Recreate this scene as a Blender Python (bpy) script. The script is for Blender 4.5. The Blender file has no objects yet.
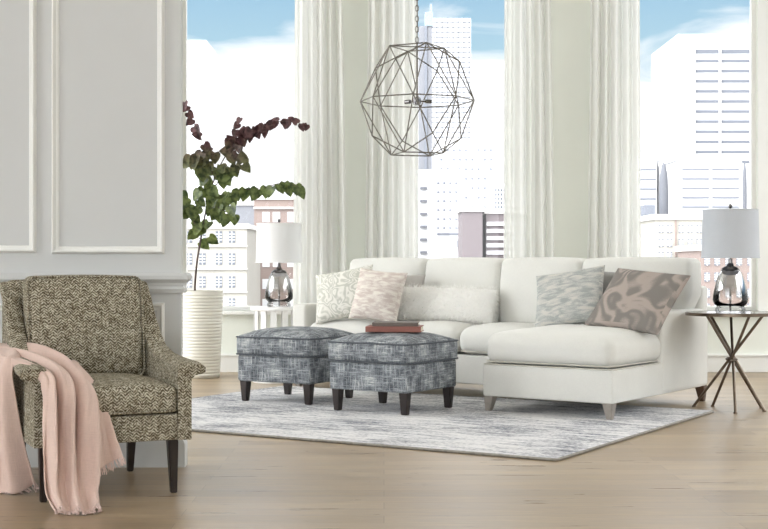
import bpy, bmesh, math, random
from mathutils import Vector, Matrix, noise
R = random.Random(7)
C = bpy.context.scene.collection
PI = math.pi
H = 0.88; F = 1350.0; YH = 262.0

def P(px, py, Y):            # world point seen at pixel (px,py) at distance Y
    return Vector(((px-384)/F*Y, Y, H-(py-YH)/F*Y))

# ------------------------------------------------------------ materials
def srgb(r, g, b):
    f = lambda c: (c/255/12.92) if c/255 <= .04045 else ((c/255+.055)/1.055)**2.4
    return (f(r), f(g), f(b), 1)

class NT:
    def __init__(s, name):
        s.m = bpy.data.materials.new(name); s.m.use_nodes = True
        s.t = s.m.node_tree; s.n = s.t.nodes; s.l = s.t.links
        s.b = s.n['Principled BSDF']; s.out = s.n['Material Output']
    def add(s, typ, **kw):
        n = s.n.new(typ)
        for k, v in kw.items(): setattr(n, k, v)
        return n
    def link(s, a, b): s.l.new(a, b)
    def coord(s, which='UV', scale=(1,1,1), rot=(0,0,0)):
        tc = s.add('ShaderNodeTexCoord'); mp = s.add('ShaderNodeMapping')
        mp.inputs['Scale'].default_value = scale; mp.inputs['Rotation'].default_value = rot
        s.link(tc.outputs[which], mp.inputs['Vector']); return mp.outputs['Vector']
    def noise(s, vec, scale, detail=3, rough=.5, dist=0):
        n = s.add('ShaderNodeTexNoise'); n.inputs['Scale'].default_value = scale
        n.inputs['Detail'].default_value = detail; n.inputs['Roughness'].default_value = rough
        n.inputs['Distortion'].default_value = dist
        s.link(vec, n.inputs['Vector']); return n.outputs['Fac']
    def ramp(s, fac, stops, interp='LINEAR'):
        r = s.add('ShaderNodeValToRGB'); e = r.color_ramp.elements; r.color_ramp.interpolation = interp
        while len(e) < len(stops): e.new(.5)
        for i, (p, c) in enumerate(stops):
            e[i].position = p; e[i].color = c
        s.link(fac, r.inputs['Fac']); return r.outputs['Color']
    def math(s, op, a, b=None, c=None, clamp=False):
        n = s.add('ShaderNodeMath', operation=op); n.use_clamp = clamp
        for i, v in enumerate((a, b, c)):
            if v is None: continue
            if isinstance(v, (int, float)): n.inputs[i].default_value = v
            else: s.link(v, n.inputs[i])
        return n.outputs[0]
    def mix(s, fac, a, b):
        n = s.add('ShaderNodeMix', data_type='RGBA')
        for sock, v in ((n.inputs['Factor'], fac), (n.inputs['A'], a), (n.inputs['B'], b)):
            if isinstance(v, (int, float, tuple)): sock.default_value = v
            else: s.link(v, sock)
        return n.outputs['Result']
    def bump(s, h, strength=.3, dist=.01):
        b = s.add('ShaderNodeBump'); b.inputs['Strength'].default_value = strength
        b.inputs['Distance'].default_value = dist
        s.link(h, b.inputs['Height']); s.link(b.outputs['Normal'], s.b.inputs['Normal'])
    def col(s, c):
        if isinstance(c, tuple): s.b.inputs['Base Color'].default_value = c
        else: s.link(c, s.b.inputs['Base Color'])
    def set(s, **kw):
        for k, v in kw.items(): s.b.inputs[k.replace('_', ' ')].default_value = v
        return s

def plain(name, c, rough=.6, metal=0, nscale=None, var=.06, bump=0, **kw):
    t = NT(name); t.set(Roughness=rough, Metallic=metal, **kw)
    if nscale:
        v = t.coord('Object'); f = t.noise(v, nscale, 4)
        d = tuple(x*(1-var) for x in c[:3])+(1,); u = tuple(min(1, x*(1+var)) for x in c[:3])+(1,)
        t.col(t.ramp(f, [(.3, d), (.7, u)]))
        if bump: t.bump(f, bump, .004)
    else: t.col(c)
    return t.m

M = {}
M['wall_grey'] = plain('grey painted panelling', srgb(206,207,206), .5, nscale=3, var=.015)
M['wall_cream'] = plain('cream painted wall', srgb(238,241,232), .7, nscale=2, var=.02)
M['white_paint'] = plain('white trim paint', srgb(240,240,236), .45, nscale=5, var=.01)
M['ceiling'] = plain('ceiling white', srgb(245,245,242), .9, nscale=2, var=.01)

def floor_mat():
    t = NT('oak floor boards'); v = t.coord('Object')
    br = t.add('ShaderNodeTexBrick'); br.offset = .37
    br.inputs['Scale'].default_value = 1; br.inputs['Brick Width'].default_value = 1.9
    br.inputs['Row Height'].default_value = .13; br.inputs['Mortar Size'].default_value = .0012
    br.inputs['Color1'].default_value = (.25,.25,.25,1); br.inputs['Color2'].default_value = (.75,.75,.75,1)
    br.inputs['Mortar'].default_value = (0,0,0,1); br.inputs['Bias'].default_value = 0
    t.link(v, br.inputs['Vector'])
    g1 = t.noise(t.coord('Object', (1.2, 14, 1)), 2.2, 6, .6, .4)
    g2 = t.noise(t.coord('Object', (3, 60, 1)), 3, 4, .6)
    f = t.math('ADD', t.math('MULTIPLY', g1, .55), t.math('MULTIPLY', g2, .25))
    f = t.math('ADD', f, t.math('MULTIPLY', t.math('SUBTRACT', br.outputs['Color'], .4), .28))
    c = t.ramp(f, [(.22, srgb(118,98,76)), (.42, srgb(156,136,110)), (.62, srgb(186,167,139))])
    c = t.mix(t.math('MULTIPLY', br.outputs['Fac'], .5), c, srgb(110,90,72))
    t.col(c); t.set(Roughness=.34); t.b.inputs['Specular IOR Level'].default_value = .5
    r = t.ramp(g1, [(.3, (.26,.26,.26,1)), (.7, (.42,.42,.42,1))]); t.link(r, t.b.inputs['Roughness'])
    t.bump(t.math('SUBTRACT', t.math('MULTIPLY', g2, .3), br.outputs['Fac']), .12, .002)
    return t.m
M['floor'] = floor_mat()

def rug_mat():
    t = NT('distressed rug pile'); v = t.coord('Object')
    a = t.noise(t.coord('Object', (1.2, 7, 1)), 3.2, 8, .72, .5)      # streaks along the long side
    b = t.noise(t.coord('Object', (26, 60, 1)), 1.6, 4, .7)
    d = t.noise(v, 1.7, 4, .6)
    f = t.math('ADD', t.math('MULTIPLY', a, .52), t.math('MULTIPLY', b, .48))
    f = t.math('ADD', f, t.math('MULTIPLY', t.math('SUBTRACT', d, .5), .35))
    c = t.ramp(f, [(.38, srgb(96,99,110)), (.45, srgb(158,161,170)), (.51, srgb(222,222,224)), (.62, srgb(244,243,243))])
    warm = t.noise(v, 2.6, 3)
    c = t.mix(t.math('MULTIPLY', warm, .2), c, srgb(200,190,178))
    t.col(c); t.set(Roughness=.95); t.b.inputs['Specular IOR Level'].default_value = .1
    fine = t.noise(v, 160, 3, .7)
    t.bump(t.math('ADD', fine, b), .7, .006)
    return t.m
M['rug'] = rug_mat()
M['rug_edge'] = plain('rug binding', srgb(150,146,138), .9, nscale=60, var=.2, bump=.4)

def linen(name, c, var=.05, bump=.25, scale=420):
    t = NT(name)
    u = t.noise(t.coord('UV', (scale, scale*.12, 1)), 1, 2); w = t.noise(t.coord('UV', (scale*.12, scale, 1)), 1, 2)
    f = t.math('MULTIPLY', t.math('ADD', u, w), .5)
    big = t.noise(t.coord('Object'), 5, 3)
    f2 = t.math('ADD', t.math('MULTIPLY', f, .6), t.math('MULTIPLY', big, .4))
    d = tuple(x*(1-var) for x in c[:3])+(1,); e = tuple(min(1, x*(1+var)) for x in c[:3])+(1,)
    t.col(t.ramp(f2, [(.35, d), (.65, e)])); t.set(Roughness=.9, Sheen_Weight=.15)
    t.b.inputs['Specular IOR Level'].default_value = .15
    t.bump(t.math('ADD', f, t.math('MULTIPLY', big, 1.0)), bump, .003)
    return t.m
M['sofa'] = linen('ivory linen upholstery', srgb(220,219,213))
M['sofa_pipe'] = linen('ivory piping', srgb(200,197,186))

def tweed():
    t = NT('herringbone tweed'); v = t.coord('UV')
    sp = t.add('ShaderNodeSeparateXYZ'); t.link(v, sp.inputs[0]); x, y = sp.outputs[0], sp.outputs[1]
    nx = t.noise(t.coord('UV'), 45, 2)
    tri = t.math('ABSOLUTE', t.math('SUBTRACT', t.math('FRACT', t.math('MULTIPLY', x, 31)), .5))
    ph = t.math('ADD', t.math('MULTIPLY', y, 88), t.math('MULTIPLY', tri, 2.6))
    z = t.math('ABSOLUTE', t.math('SUBTRACT', t.math('FRACT', t.math('ADD', ph, t.math('MULTIPLY', nx, 1.1))), .5))
    n = t.noise(t.coord('UV', (1, 1, 1)), 130, 2, .6)
    n3 = t.noise(t.coord('UV'), 38, 2)
    f = t.math('ADD', t.math('MULTIPLY', z, .7), t.math('MULTIPLY', n, 1.1))
    f = t.math('ADD', f, t.math('MULTIPLY', t.math('SUBTRACT', n3, .5), .5))
    c = t.ramp(f, [(.52, srgb(80,71,56)), (.66, srgb(124,115,96)), (.76, srgb(152,144,125)), (.94, srgb(208,203,187))])
    t.col(c); t.set(Roughness=.95); t.b.inputs['Specular IOR Level'].default_value = .1
    t.bump(f, .4, .004); return t.m
M['tweed'] = tweed()

def cross():
    t = NT('slate crosshatch chenille')
    h = t.noise(t.coord('UV', (9, 150, 1)), 1, 4, .65); w = t.noise(t.coord('UV', (150, 9, 1)), 1, 4, .65)
    b = t.noise(t.coord('UV'), 9, 5, .7); s = t.noise(t.coord('UV'), 240, 2)
    mx = t.math('MAXIMUM', h, w)
    f = t.math('ADD', t.math('MULTIPLY', mx, .8), t.math('MULTIPLY', t.math('SUBTRACT', b, .5), .55))
    f = t.math('ADD', f, t.math('MULTIPLY', t.math('SUBTRACT', s, .5), .25))
    c = t.ramp(f, [(.32, srgb(76,79,84)), (.41, srgb(120,124,129)), (.51, srgb(164,168,170)), (.62, srgb(222,222,218))])
    t.col(c); t.set(Roughness=.9); t.b.inputs['Specular IOR Level'].default_value = .15
    t.bump(f, .5, .004); return t.m
M['cross'] = cross()
M['cross_pipe'] = plain('slate piping', srgb(84,88,94), .9, nscale=90, var=.25, bump=.3)

def swirl(name, a, b, c, scale=9, bands=3, mode='WAVE'):
    t = NT(name); v = t.coord('UV')
    f = t.noise(t.coord('UV', (1, 1.0 if mode == 'WAVE' else 3.2, 1)), scale, 1.5 if mode == 'WAVE' else 4, .4, .8)
    if mode == 'WAVE':        # contour bands of a smooth field make closed loops and scrolls
        f = t.math('MULTIPLY', t.math('ABSOLUTE', t.math('SUBTRACT', t.math('FRACT', t.math('MULTIPLY', f, bands)), .5)), 2)
    n = t.noise(v, 150, 3, .7); n2 = t.noise(t.coord('UV', (12, 140, 1)), 1, 3, .6)
    g = t.math('ADD', f, t.math('MULTIPLY', t.math('SUBTRACT', n, .5), .5))
    g = t.math('ADD', g, t.math('MULTIPLY', t.math('SUBTRACT', n2, .5), .3))
    lo, hi = (.25, .75) if mode == 'WAVE' else (.36, .64)
    t.col(t.ramp(g, [(lo, a), (.5, b), (hi, c)])); t.set(Roughness=.92)
    t.b.inputs['Specular IOR Level'].default_value = .1
    t.bump(g, .4, .004); return t.m
M['p_swirl'] = swirl('cream corded embroidery', srgb(196,196,186), srgb(216,214,205), srgb(230,228,220), 11, 8)
M['p_blush'] = swirl('blush woven pillow cloth', srgb(198,184,176), srgb(212,202,194), srgb(226,220,210), 14, .5, 'N')
M['p_mint'] = swirl('pale grey green washed cloth', srgb(160,163,160), srgb(182,183,179), srgb(202,199,191), 12, .6, 'N')
M['p_brown'] = swirl('taupe scroll cloth', srgb(172,160,152), srgb(148,140,134), srgb(132,127,122), 5.0, 5.0)
M['p_grey'] = linen('mid grey pillow cloth', srgb(150,148,144), .1)
M['p_taupe'] = linen('silver grey pillow cloth', srgb(176,172,166), .1)
def fur_mat():
    t = NT('ivory faux fur'); c = srgb(250,249,246); t.col(c); t.set(Roughness=.9)
    tr = t.add('ShaderNodeBsdfTranslucent'); tr.inputs['Color'].default_value = c
    mx = t.add('ShaderNodeMixShader'); mx.inputs[0].default_value = .55
    t.link(t.b.outputs[0], mx.inputs[1]); t.link(tr.outputs[0], mx.inputs[2]); t.link(mx.outputs[0], t.out.inputs['Surface']); return t.m
M['fur'] = fur_mat()
M['fur_base'] = plain('ivory fur backing', srgb(250,249,246), .95)
M['throw'] = linen('blush wool throw', srgb(220,194,182), .08, .5, 260)
M['fringe'] = plain('blush fringe yarn', srgb(228,204,196), .95)
M['dark_wood'] = plain('espresso wood', srgb(44,36,34), .35, nscale=14, var=.2)
M['brown_wood'] = plain('brown wood', srgb(92,72,58), .4, nscale=14, var=.2)
M['taupe_wood'] = plain('weathered taupe wood', srgb(150,142,134), .45, nscale=22, var=.15)
M['bronze'] = plain('antique pewter metal', srgb(122,110,98), .28, 1, nscale=30, var=.12)
M['silver'] = plain('brushed nickel', srgb(150,148,144), .3, 1)
M['chrome'] = plain('dark chrome', srgb(120,118,118), .15, 1)
M['iron'] = plain('aged iron', srgb(128,124,118), .4, 1, nscale=40, var=.2)
M['tabletop'] = plain('dark bronze table top', srgb(70,60,54), .12, .6, nscale=8, var=.15)
M['white_lacquer'] = plain('white lacquer', srgb(244,244,242), .35)
M['shade_lit'] = linen('window-bright lamp shade copy', srgb(246,246,246), .015, .1)  # paler copy of the grey shade, window brightness put into its colour
M['shade_grey'] = linen('silver grey shade satin', srgb(196,200,206), .03, .15)
M['planter'] = plain('cream ribbed ceramic', srgb(240,238,228), .5, nscale=10, var=.015)
M['soil'] = plain('potting soil', srgb(66,52,42), .95, nscale=60, var=.4, bump=.5)
M['bark'] = plain('grey brown bark', srgb(84,70,64), .8, nscale=40, var=.3, bump=.4)
M['book_red'] = plain('terracotta book cloth', srgb(150,98,88), .7, nscale=200, var=.08)
M['book_grey'] = plain('taupe book cloth', srgb(112,104,98), .7, nscale=200, var=.08)
M['pages'] = plain('cream page edges', srgb(226,218,196), .8, nscale=150, var=.08)
M['curtain_rod'] = M['silver']

def leaf_mat():
    t = NT('redbud leaf')
    oi = t.add('ShaderNodeTexCoord'); sp = t.add('ShaderNodeSeparateXYZ'); t.link(oi.outputs['Object'], sp.inputs[0])
    n = t.noise(oi.outputs['Object'], 6, 3); n2 = t.noise(oi.outputs['Object'], 25, 2)
    # the young growth at the top of the shrub is burgundy, the old leaves green
    z = t.math('ADD', t.math('MULTIPLY', t.math('SUBTRACT', sp.outputs[2], 1.50), 3.2), t.math('MULTIPLY', t.math('SUBTRACT', n, .5), 1.3), clamp=True)
    g = t.ramp(n2, [(.35, srgb(52,68,32)), (.65, srgb(118,132,74))])
    r = t.ramp(n2, [(.35, srgb(54,32,36)), (.65, srgb(112,80,80))])
    c = t.mix(z, g, r); t.col(c); t.set(Roughness=.5)
    tr = t.add('ShaderNodeBsdfTranslucent'); t.link(c, tr.inputs['Color'])
    mx = t.add('ShaderNodeMixShader'); mx.inputs[0].default_value = .25
    t.link(t.b.outputs[0], mx.inputs[1]); t.link(tr.outputs[0], mx.inputs[2]); t.link(mx.outputs[0], t.out.inputs['Surface'])
    return t.m
M['leaf'] = leaf_mat()

def sheer():
    t = NT('sheer white curtain'); w = t.noise(t.coord('UV', (500, 500, 1)), 1, 2)
    c = t.ramp(w, [(.3, srgb(244,244,240)), (.7, srgb(252,252,250))])
    t.col(c); t.set(Roughness=.9); t.b.inputs['Specular IOR Level'].default_value = .05
    tr = t.add('ShaderNodeBsdfTranslucent'); t.link(c, tr.inputs['Color'])
    tp = t.add('ShaderNodeBsdfTransparent')
    m1 = t.add('ShaderNodeMixShader'); m1.inputs[0].default_value = .52
    t.link(t.b.outputs[0], m1.inputs[1]); t.link(tr.outputs[0], m1.inputs[2])
    m2 = t.add('ShaderNodeMixShader'); m2.inputs[0].default_value = .22
    t.link(m1.outputs[0], m2.inputs[1]); t.link(tp.outputs[0], m2.inputs[2]); t.link(m2.outputs[0], t.out.inputs['Surface'])
    return t.m
M['sheer'] = sheer()

def thin_glass(name, tint=(1,1,1,1), refl=.08):
    t = NT(name); tp = t.add('ShaderNodeBsdfTransparent'); tp.inputs[0].default_value = tint
    gl = t.add('ShaderNodeBsdfGlossy'); gl.inputs['Roughness'].default_value = .02
    lw = t.add('ShaderNodeLayerWeight'); lw.inputs['Blend'].default_value = .25
    f = t.math('ADD', t.math('MULTIPLY', lw.outputs['Fresnel'], .8), refl*.3, clamp=True)
    mx = t.add('ShaderNodeMixShader'); t.link(f, mx.inputs[0]); t.link(tp.outputs[0], mx.inputs[1]); t.link(gl.outputs[0], mx.inputs[2])
    t.link(mx.outputs[0], t.out.inputs['Surface']); return t.m
M['glass'] = thin_glass('window glass', refl=.02)
M['clear_glass'] = thin_glass('clear lamp glass', (.9,.9,.89,1), .1)

def mercury():
    t = NT('smoked mercury glass')
    tc = t.add('ShaderNodeTexCoord'); sp = t.add('ShaderNodeSeparateXYZ'); t.link(tc.outputs['Object'], sp.inputs[0])
    f = t.math('MULTIPLY_ADD', sp.outputs[2], 14, -1.4, clamp=True)
    tp = t.add('ShaderNodeBsdfTransparent'); tp.inputs[0].default_value = (.93,.92,.9,1)
    gl = t.add('ShaderNodeBsdfGlossy'); gl.inputs['Roughness'].default_value = .06; gl.inputs['Color'].default_value = (.62,.61,.62,1)
    g2 = t.add('ShaderNodeBsdfGlossy'); g2.inputs['Roughness'].default_value = .03
    lw = t.add('ShaderNodeLayerWeight'); lw.inputs['Blend'].default_value = .35
    m0 = t.add('ShaderNodeMixShader'); t.link(lw.outputs['Fresnel'], m0.inputs[0]); t.link(tp.outputs[0], m0.inputs[1]); t.link(g2.outputs[0], m0.inputs[2])
    m1 = t.add('ShaderNodeMixShader'); t.link(t.math('MULTIPLY', f, .93), m1.inputs[0]); t.link(m0.outputs[0], m1.inputs[1]); t.link(gl.outputs[0], m1.inputs[2])
    t.link(m1.outputs[0], t.out.inputs['Surface']); return t.m
M['mercury'] = mercury()

# ------------------------------------------------------------ mesh helpers
def obj(name, bm, mat, parent=None, smooth=True, uv=True, loc=None, rotz=None, angle=40):
    me = bpy.data.meshes.new(name)
    bmesh.ops.recalc_face_normals(bm, faces=bm.faces)
    if uv:
        L = bm.loops.layers.uv.new('UVMap')
        for f in bm.faces:
            n = f.normal; a = (abs(n.x), abs(n.y), abs(n.z)); k = a.index(max(a))
            for lp in f.loops:
                c = lp.vert.co
                lp[L].uv = ((c.y, c.z) if k == 0 else (c.x, c.z) if k == 1 else (c.x, c.y))
    for f in bm.faces: f.smooth = smooth
    if smooth:
        for e in bm.edges:
            if len(e.link_faces) == 2 and e.calc_face_angle(0) > math.radians(angle): e.smooth = False
    bm.to_mesh(me); bm.free()
    me.materials.append(mat)
    o = bpy.data.objects.new(name, me); C.objects.link(o)
    if parent: o.parent = parent
    if loc is not None: o.location = loc
    if rotz is not None: o.rotation_euler.z = rotz
    return o

def tag(o, label=None, cat=None, group=None, kind=None):
    if label: o['label'] = label
    if cat: o['category'] = cat
    if group: o['group'] = group
    if kind: o['kind'] = kind
    return o

def thing(name, label, cat, loc=(0,0,0), rotz=0, group=None):
    o = bpy.data.objects.new(name, None); C.objects.link(o)
    o.empty_display_size = .1
    o.location = loc; o.rotation_euler = (0,0,rotz); tag(o, label, cat, group); return o

def dup(root, label=None, group=None, parent=None):
    r = root.copy(); C.objects.link(r)
    if parent: r.parent = parent
    if label: r['label'] = label
    if group: r['group'] = group
    for ch in list(root.children): dup(ch, parent=r)
    return r

def B(): return bmesh.new()

def add_box(bm, x0, x1, y0, y1, z0, z1, bev=0):
    r = bmesh.ops.create_cube(bm, size=1)
    for v in r['verts']:
        v.co = Vector(((x0+x1)/2+v.co.x*(x1-x0), (y0+y1)/2+v.co.y*(y1-y0), (z0+z1)/2+v.co.z*(z1-z0)))
    if bev:
        ed = list({e for v in r['verts'] for e in v.link_edges})
        bmesh.ops.bevel(bm, geom=ed, offset=bev, segments=2, profile=.6, affect='EDGES')
    return bm

def axis(n, h, r):
    k = 5
    pts = [-h+r-r*math.cos(i/k*PI/2) for i in range(k)]      # corner zone
    inner = [(-h+r)+(2*h-2*r)*i/n for i in range(n+1)]
    return pts+inner+[-p for p in reversed(pts)]

def add_soft(bm, w, d, h, r=.04, n=10, fn=None, off=(0,0,0)):
    """rounded box, subdivided, then each vertex passed through fn (local, before offset)"""
    hx, hy, hz = w/2, d/2, h/2; r = min(r, hx*.98, hy*.98, hz*.98)
    ax = [axis(n, hx, r), axis(n, hy, r), axis(max(2, n//3), hz, r)]
    cache = {}
    def vert(p):
        inn = [max(-a+r, min(a-r, c)) for c, a in zip(p, (hx,hy,hz))]
        dv = Vector([p[i]-inn[i] for i in range(3)])
        q = Vector(inn) + (dv.normalized()*r if dv.length > 1e-9 else dv)
        key = tuple(round(c, 5) for c in p)
        if key not in cache:
            if fn: q = fn(q, hx, hy, hz)
            cache[key] = bm.verts.new(q+Vector(off))
        return cache[key]
    for k in range(3):
        i, j = [(1,2),(0,2),(0,1)][k]
        for s in (-1, 1):
            hk = (hx,hy,hz)[k]*s
            A, Bx = ax[i], ax[j]
            for a in range(len(A)-1):
                for b in range(len(Bx)-1):
                    q = []
                    for (u, v) in ((A[a],Bx[b]),(A[a+1],Bx[b]),(A[a+1],Bx[b+1]),(A[a],Bx[b+1])):
                        p = [0,0,0]; p[i] = u; p[j] = v; p[k] = hk; q.append(vert(p))
                    if len(set(q)) == 4:
                        try: bm.faces.new(q)
                        except ValueError: pass
    return bm

def crown(top=.03, side=.0, bot=0, lump=0, seed=0):
    def fn(q, hx, hy, hz):
        u, v, w = q.x/hx, q.y/hy, q.z/hz
        z = q.z
        e = (1-min(1, u*u)**2)*(1-min(1, v*v)**2)
        if w > 0: z += top*e*w
        else: z -= bot*e*(-w)
        x = q.x+side*u*(1-v*v)*(1-w*w); y = q.y+side*v*(1-u*u)*(1-w*w)
        if lump:
            n = noise.noise(Vector((x*4+seed, y*4, z*4)))*lump; z += n*(1 if w > 0 else 0)*e; y += n*.6*(1-w*w)
        return Vector((x, y, z))
    return fn

def add_tube(bm, pts, r, seg=8, closed=False, cap=True):
    pts = [Vector(p) for p in pts]; n = len(pts)
    rr = r if isinstance(r, (list, tuple)) else [r]*n
    rings = []; ref = None
    for i, p in enumerate(pts):
        a = pts[(i-1) % n] if (closed or i > 0) else p
        b = pts[(i+1) % n] if (closed or i < n-1) else p
        d = (b-a).normalized()
        if ref is None:
            ref = Vector((0,0,1)) if abs(d.z) < .9 else Vector((1,0,0))
        x = (ref - d*ref.dot(d)).normalized(); y = d.cross(x); ref = x
        rings.append([bm.verts.new(p+(x*math.cos(2*PI*k/seg)+y*math.sin(2*PI*k/seg))*rr[i]) for k in range(seg)])
    m = n if closed else n-1
    for i in range(m):
        A, Bq = rings[i], rings[(i+1) % n]
        for k in range(seg):
            bm.faces.new((A[k], A[(k+1) % seg], Bq[(k+1) % seg], Bq[k]))
    if not closed and cap:
        bm.faces.new(rings[0]); bm.faces.new(rings[-1])
    return bm

def add_lathe(bm, prof, seg=40, cap=True, off=(0,0,0)):
    rings = []
    for r, z in prof:
        rings.append([bm.verts.new((off[0]+r*math.cos(2*PI*k/seg), off[1]+r*math.sin(2*PI*k/seg), off[2]+z)) for k in range(seg)])
    for i in range(len(rings)-1):
        for k in range(seg):
            bm.faces.new((rings[i][k], rings[i][(k+1) % seg], rings[i+1][(k+1) % seg], rings[i+1][k]))
    if cap:
        bm.faces.new(rings[0]); bm.faces.new(rings[-1])
    return bm

def add_taper(bm, x, y, z0, z1, w0, w1, dx=0, dy=0):
    """square leg: w1 at top, w0 at the foot, the foot shifted by dx,dy"""
    vs = []
    for z, w, ox, oy in ((z0, w0, dx, dy), (z1, w1, 0, 0)):
        for sx, sy in ((-1,-1),(1,-1),(1,1),(-1,1)):
            vs.append(bm.verts.new((x+ox+sx*w/2, y+oy+sy*w/2, z)))
    fs = [(0,1,2,3),(4,5,6,7),(0,1,5,4),(1,2,6,5),(2,3,7,6),(3,0,4,7)]
    for f in fs: bm.faces.new([vs[i] for i in f])
    bmesh.ops.bevel(bm, geom=list({e for v in vs for e in v.link_edges}), offset=.003, segments=2, affect='EDGES')
    return bm

def rect_loop(x0, x1, y0, y1, z, r=.03, k=5, zf=None):
    pts = []
    for cx, cy, a0 in ((x1-r, y1-r, 0), (x0+r, y1-r, 90), (x0+r, y0+r, 180), (x1-r, y0+r, 270)):
        for i in range(k+1):
            a = math.radians(a0+90*i/k); pts.append((cx+r*math.cos(a), cy+r*math.sin(a), z))
    # subdivide the long sides
    out = []
    for i, p in enumerate(pts):
        q = pts[(i+1) % len(pts)]; out.append(p)
        L = math.dist(p, q)
        if L > .08:
            m = int(L/.06)
            for j in range(1, m): out.append(tuple(p[c]+(q[c]-p[c])*j/m for c in range(3)))
    return out

# ------------------------------------------------------------ setting
CE = 4.5; YB = 10.8
def struct(name, bm, m, parent=None, **kw):
    o = obj(name, bm, m, parent, **kw)
    if parent is None: o['kind'] = 'structure'
    return o
struct('floor', add_box(B(), -6, 5, -3, YB+.2, -.12, 0), M['floor'], smooth=False)
struct('ceiling', add_box(B(), -6, 5, -3, YB+.2, CE, CE+.15), M['ceiling'], smooth=False)

# back wall with three tall openings
wins = [(-1.625, -.52), (.03, 1.19), (1.83, 2.99)]; ZS = .49; ZT = 4.2
bm = B(); xs = [-6]+[v for w in wins for v in w]+[5]
for i in range(0, len(xs), 2): add_box(bm, xs[i], xs[i+1], YB, YB+.2, 0, CE)
for a, b in wins:
    add_box(bm, a, b, YB, YB+.2, 0, ZS); add_box(bm, a, b, YB, YB+.2, ZT, CE)
struct('wall_back', bm, M['wall_cream'], smooth=False)
def side_wall(name, x0, x1, segs):  # gaps are unseen openings, added to let fill light into the room
    bm = B()
    for y0, y1, gap in segs:
        if gap: add_box(bm, x0, x1, y0, y1, 0, .3); add_box(bm, x0, x1, y0, y1, 4.2, CE)
        else: add_box(bm, x0, x1, y0, y1, 0, CE)
    struct(name, bm, M['wall_cream'], smooth=False)
side_wall('wall_right', 5, 5.15, [(-3,4,0),(4,6.5,1),(6.5,7,0),(7,10.4,1),(10.4,YB+.2,0)])
side_wall('wall_left', -6.15, -6, [(-3,2.7,0),(2.7,4.1,1),(4.1,6.1,0),(6.1,8.25,1),(8.25,8.35,0),(8.35,10.6,1),(10.6,YB+.2,0)])
for n, (a, b) in enumerate(wins):
    w = thing('window_%d' % (n+1), None, None, ((a+b)/2, YB, ZS)); w['kind'] = 'structure'
    hw = (b-a)/2; hh = ZT-ZS
    bm = B()
    for x0, x1 in ((-hw, -hw+.035), (hw-.035, hw)): add_box(bm, x0, x1, .05, .11, 0, hh, .004)
    add_box(bm, -hw+.035, hw-.035, .05, .11, 0, .035, .004); add_box(bm, -hw+.035, hw-.035, .05, .11, hh-.035, hh, .004)
    obj('window_frame', bm, M['white_paint'], w, smooth=False)
    bm = B()
    add_box(bm, -hw-.07, -hw, -.018, .0, 0, hh+.07, .004); add_box(bm, hw, hw+.07, -.018, .0, 0, hh+.07, .004)
    add_box(bm, -hw, hw, -.018, .0, hh, hh+.07, .004)
    obj('window_casing', bm, M['white_paint'], w, smooth=False)
    obj('window_sill', add_box(B(), -hw-.09, hw+.09, -.06, .05, -.03, 0, .006), M['white_paint'], w, smooth=False)
    obj('window_pane', add_box(B(), -hw+.03, hw-.03, .078, .082, .03, hh-.03), M['glass'], w, smooth=False)
bm = B(); add_box(bm, -6, 5, YB-.022, YB, 0, .125, .004); add_box(bm, -6, 5, YB-.034, YB, .125, .145, .006)
struct('baseboard_back', bm, M['white_paint'], smooth=False)

bm = B()  # unseen front wall, added with part openings to hold back the light
for x0, x1 in ((-6.15,-5.4),(-3.8,-3.2),(-1.6,-1),(.6,1.2),(2.8,5.15)): add_box(bm, x0, x1, -3.15, -3, 0, CE)
for x0, x1 in ((-5.4,-3.8),(-3.2,-1.6),(-1,.6),(1.2,2.8)): add_box(bm, x0, x1, -3.15, -3, 0, .5); add_box(bm, x0, x1, -3.15, -3, 3.6, CE)
struct('wall_front_added', bm, M['wall_cream'], smooth=False)
# the panelled partition on the left
YP = 5.8; XE = -.872
struct('wall_partition', add_box(B(), -6, XE, YP, YP+.05, 0, CE), M['wall_grey'], smooth=False)
bm = B()                                       # chair rail wrapping the end of the wall
prof = [(0, .748), (.014, .748), (.018, .765), (.012, .775), (.016, .79), (.034, .806), (.034, .822), (.026, .832), (0, .832)]
def rail(bm, prof, path):
    rings = []
    for (x, y, nx, ny) in path:
        rings.append([bm.verts.new((x+nx*a, y+ny*a, z)) for a, z in prof])
    for i in range(len(rings)-1):
        for k in range(len(prof)):
            bm.faces.new((rings[i][k], rings[i][(k+1) % len(prof)], rings[i+1][(k+1) % len(prof)], rings[i+1][k]))
    bm.faces.new(rings[0]); bm.faces.new(rings[-1])
rail(bm, prof, [(-6, YP, 0, -1), (XE, YP, 1, -1), (XE, YP+.05, 1, 1), (-6, YP+.05, 0, 1)])
struct('trim_1', bm, M['wall_grey'], angle=25)
bm = B(); prof2 = [(0, 0), (.018, 0), (.018, .10), (.010, .118), (0, .12)]
rail(bm, prof2, [(-6, YP, 0, -1), (XE, YP, 1, -1), (XE, YP+.05, 1, 1), (-6, YP+.05, 0, 1)])
struct('baseboard_partition', bm, M['wall_grey'], angle=25)
def picture_mould(name, x0, x1, z0, z1):
    bm = B(); prof = [(0, 0), (.004, .014), (.010, .020), (.016, .016), (.020, .009), (.030, .006), (.033, 0)]
    rings = []
    for cx, cz, sx, sz in ((x0, z0, 1, 1), (x1, z0, -1, 1), (x1, z1, -1, -1), (x0, z1, 1, -1)):
        rings.append([bm.verts.new((cx+sx*a, YP-h, cz+sz*a)) for a, h in prof])
    for i in range(4):
        A, Q = rings[i], rings[(i+1) % 4]
        for k in range(len(prof)-1): bm.faces.new((A[k], A[k+1], Q[k+1], Q[k]))
    struct(name, bm, M['white_paint'], angle=30)
s = 5.78/F
X = lambda px: (px-384)*s
picture_mould('trim_2', X(50.5), X(164), H-(254-YH)*s, 4.2)
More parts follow.
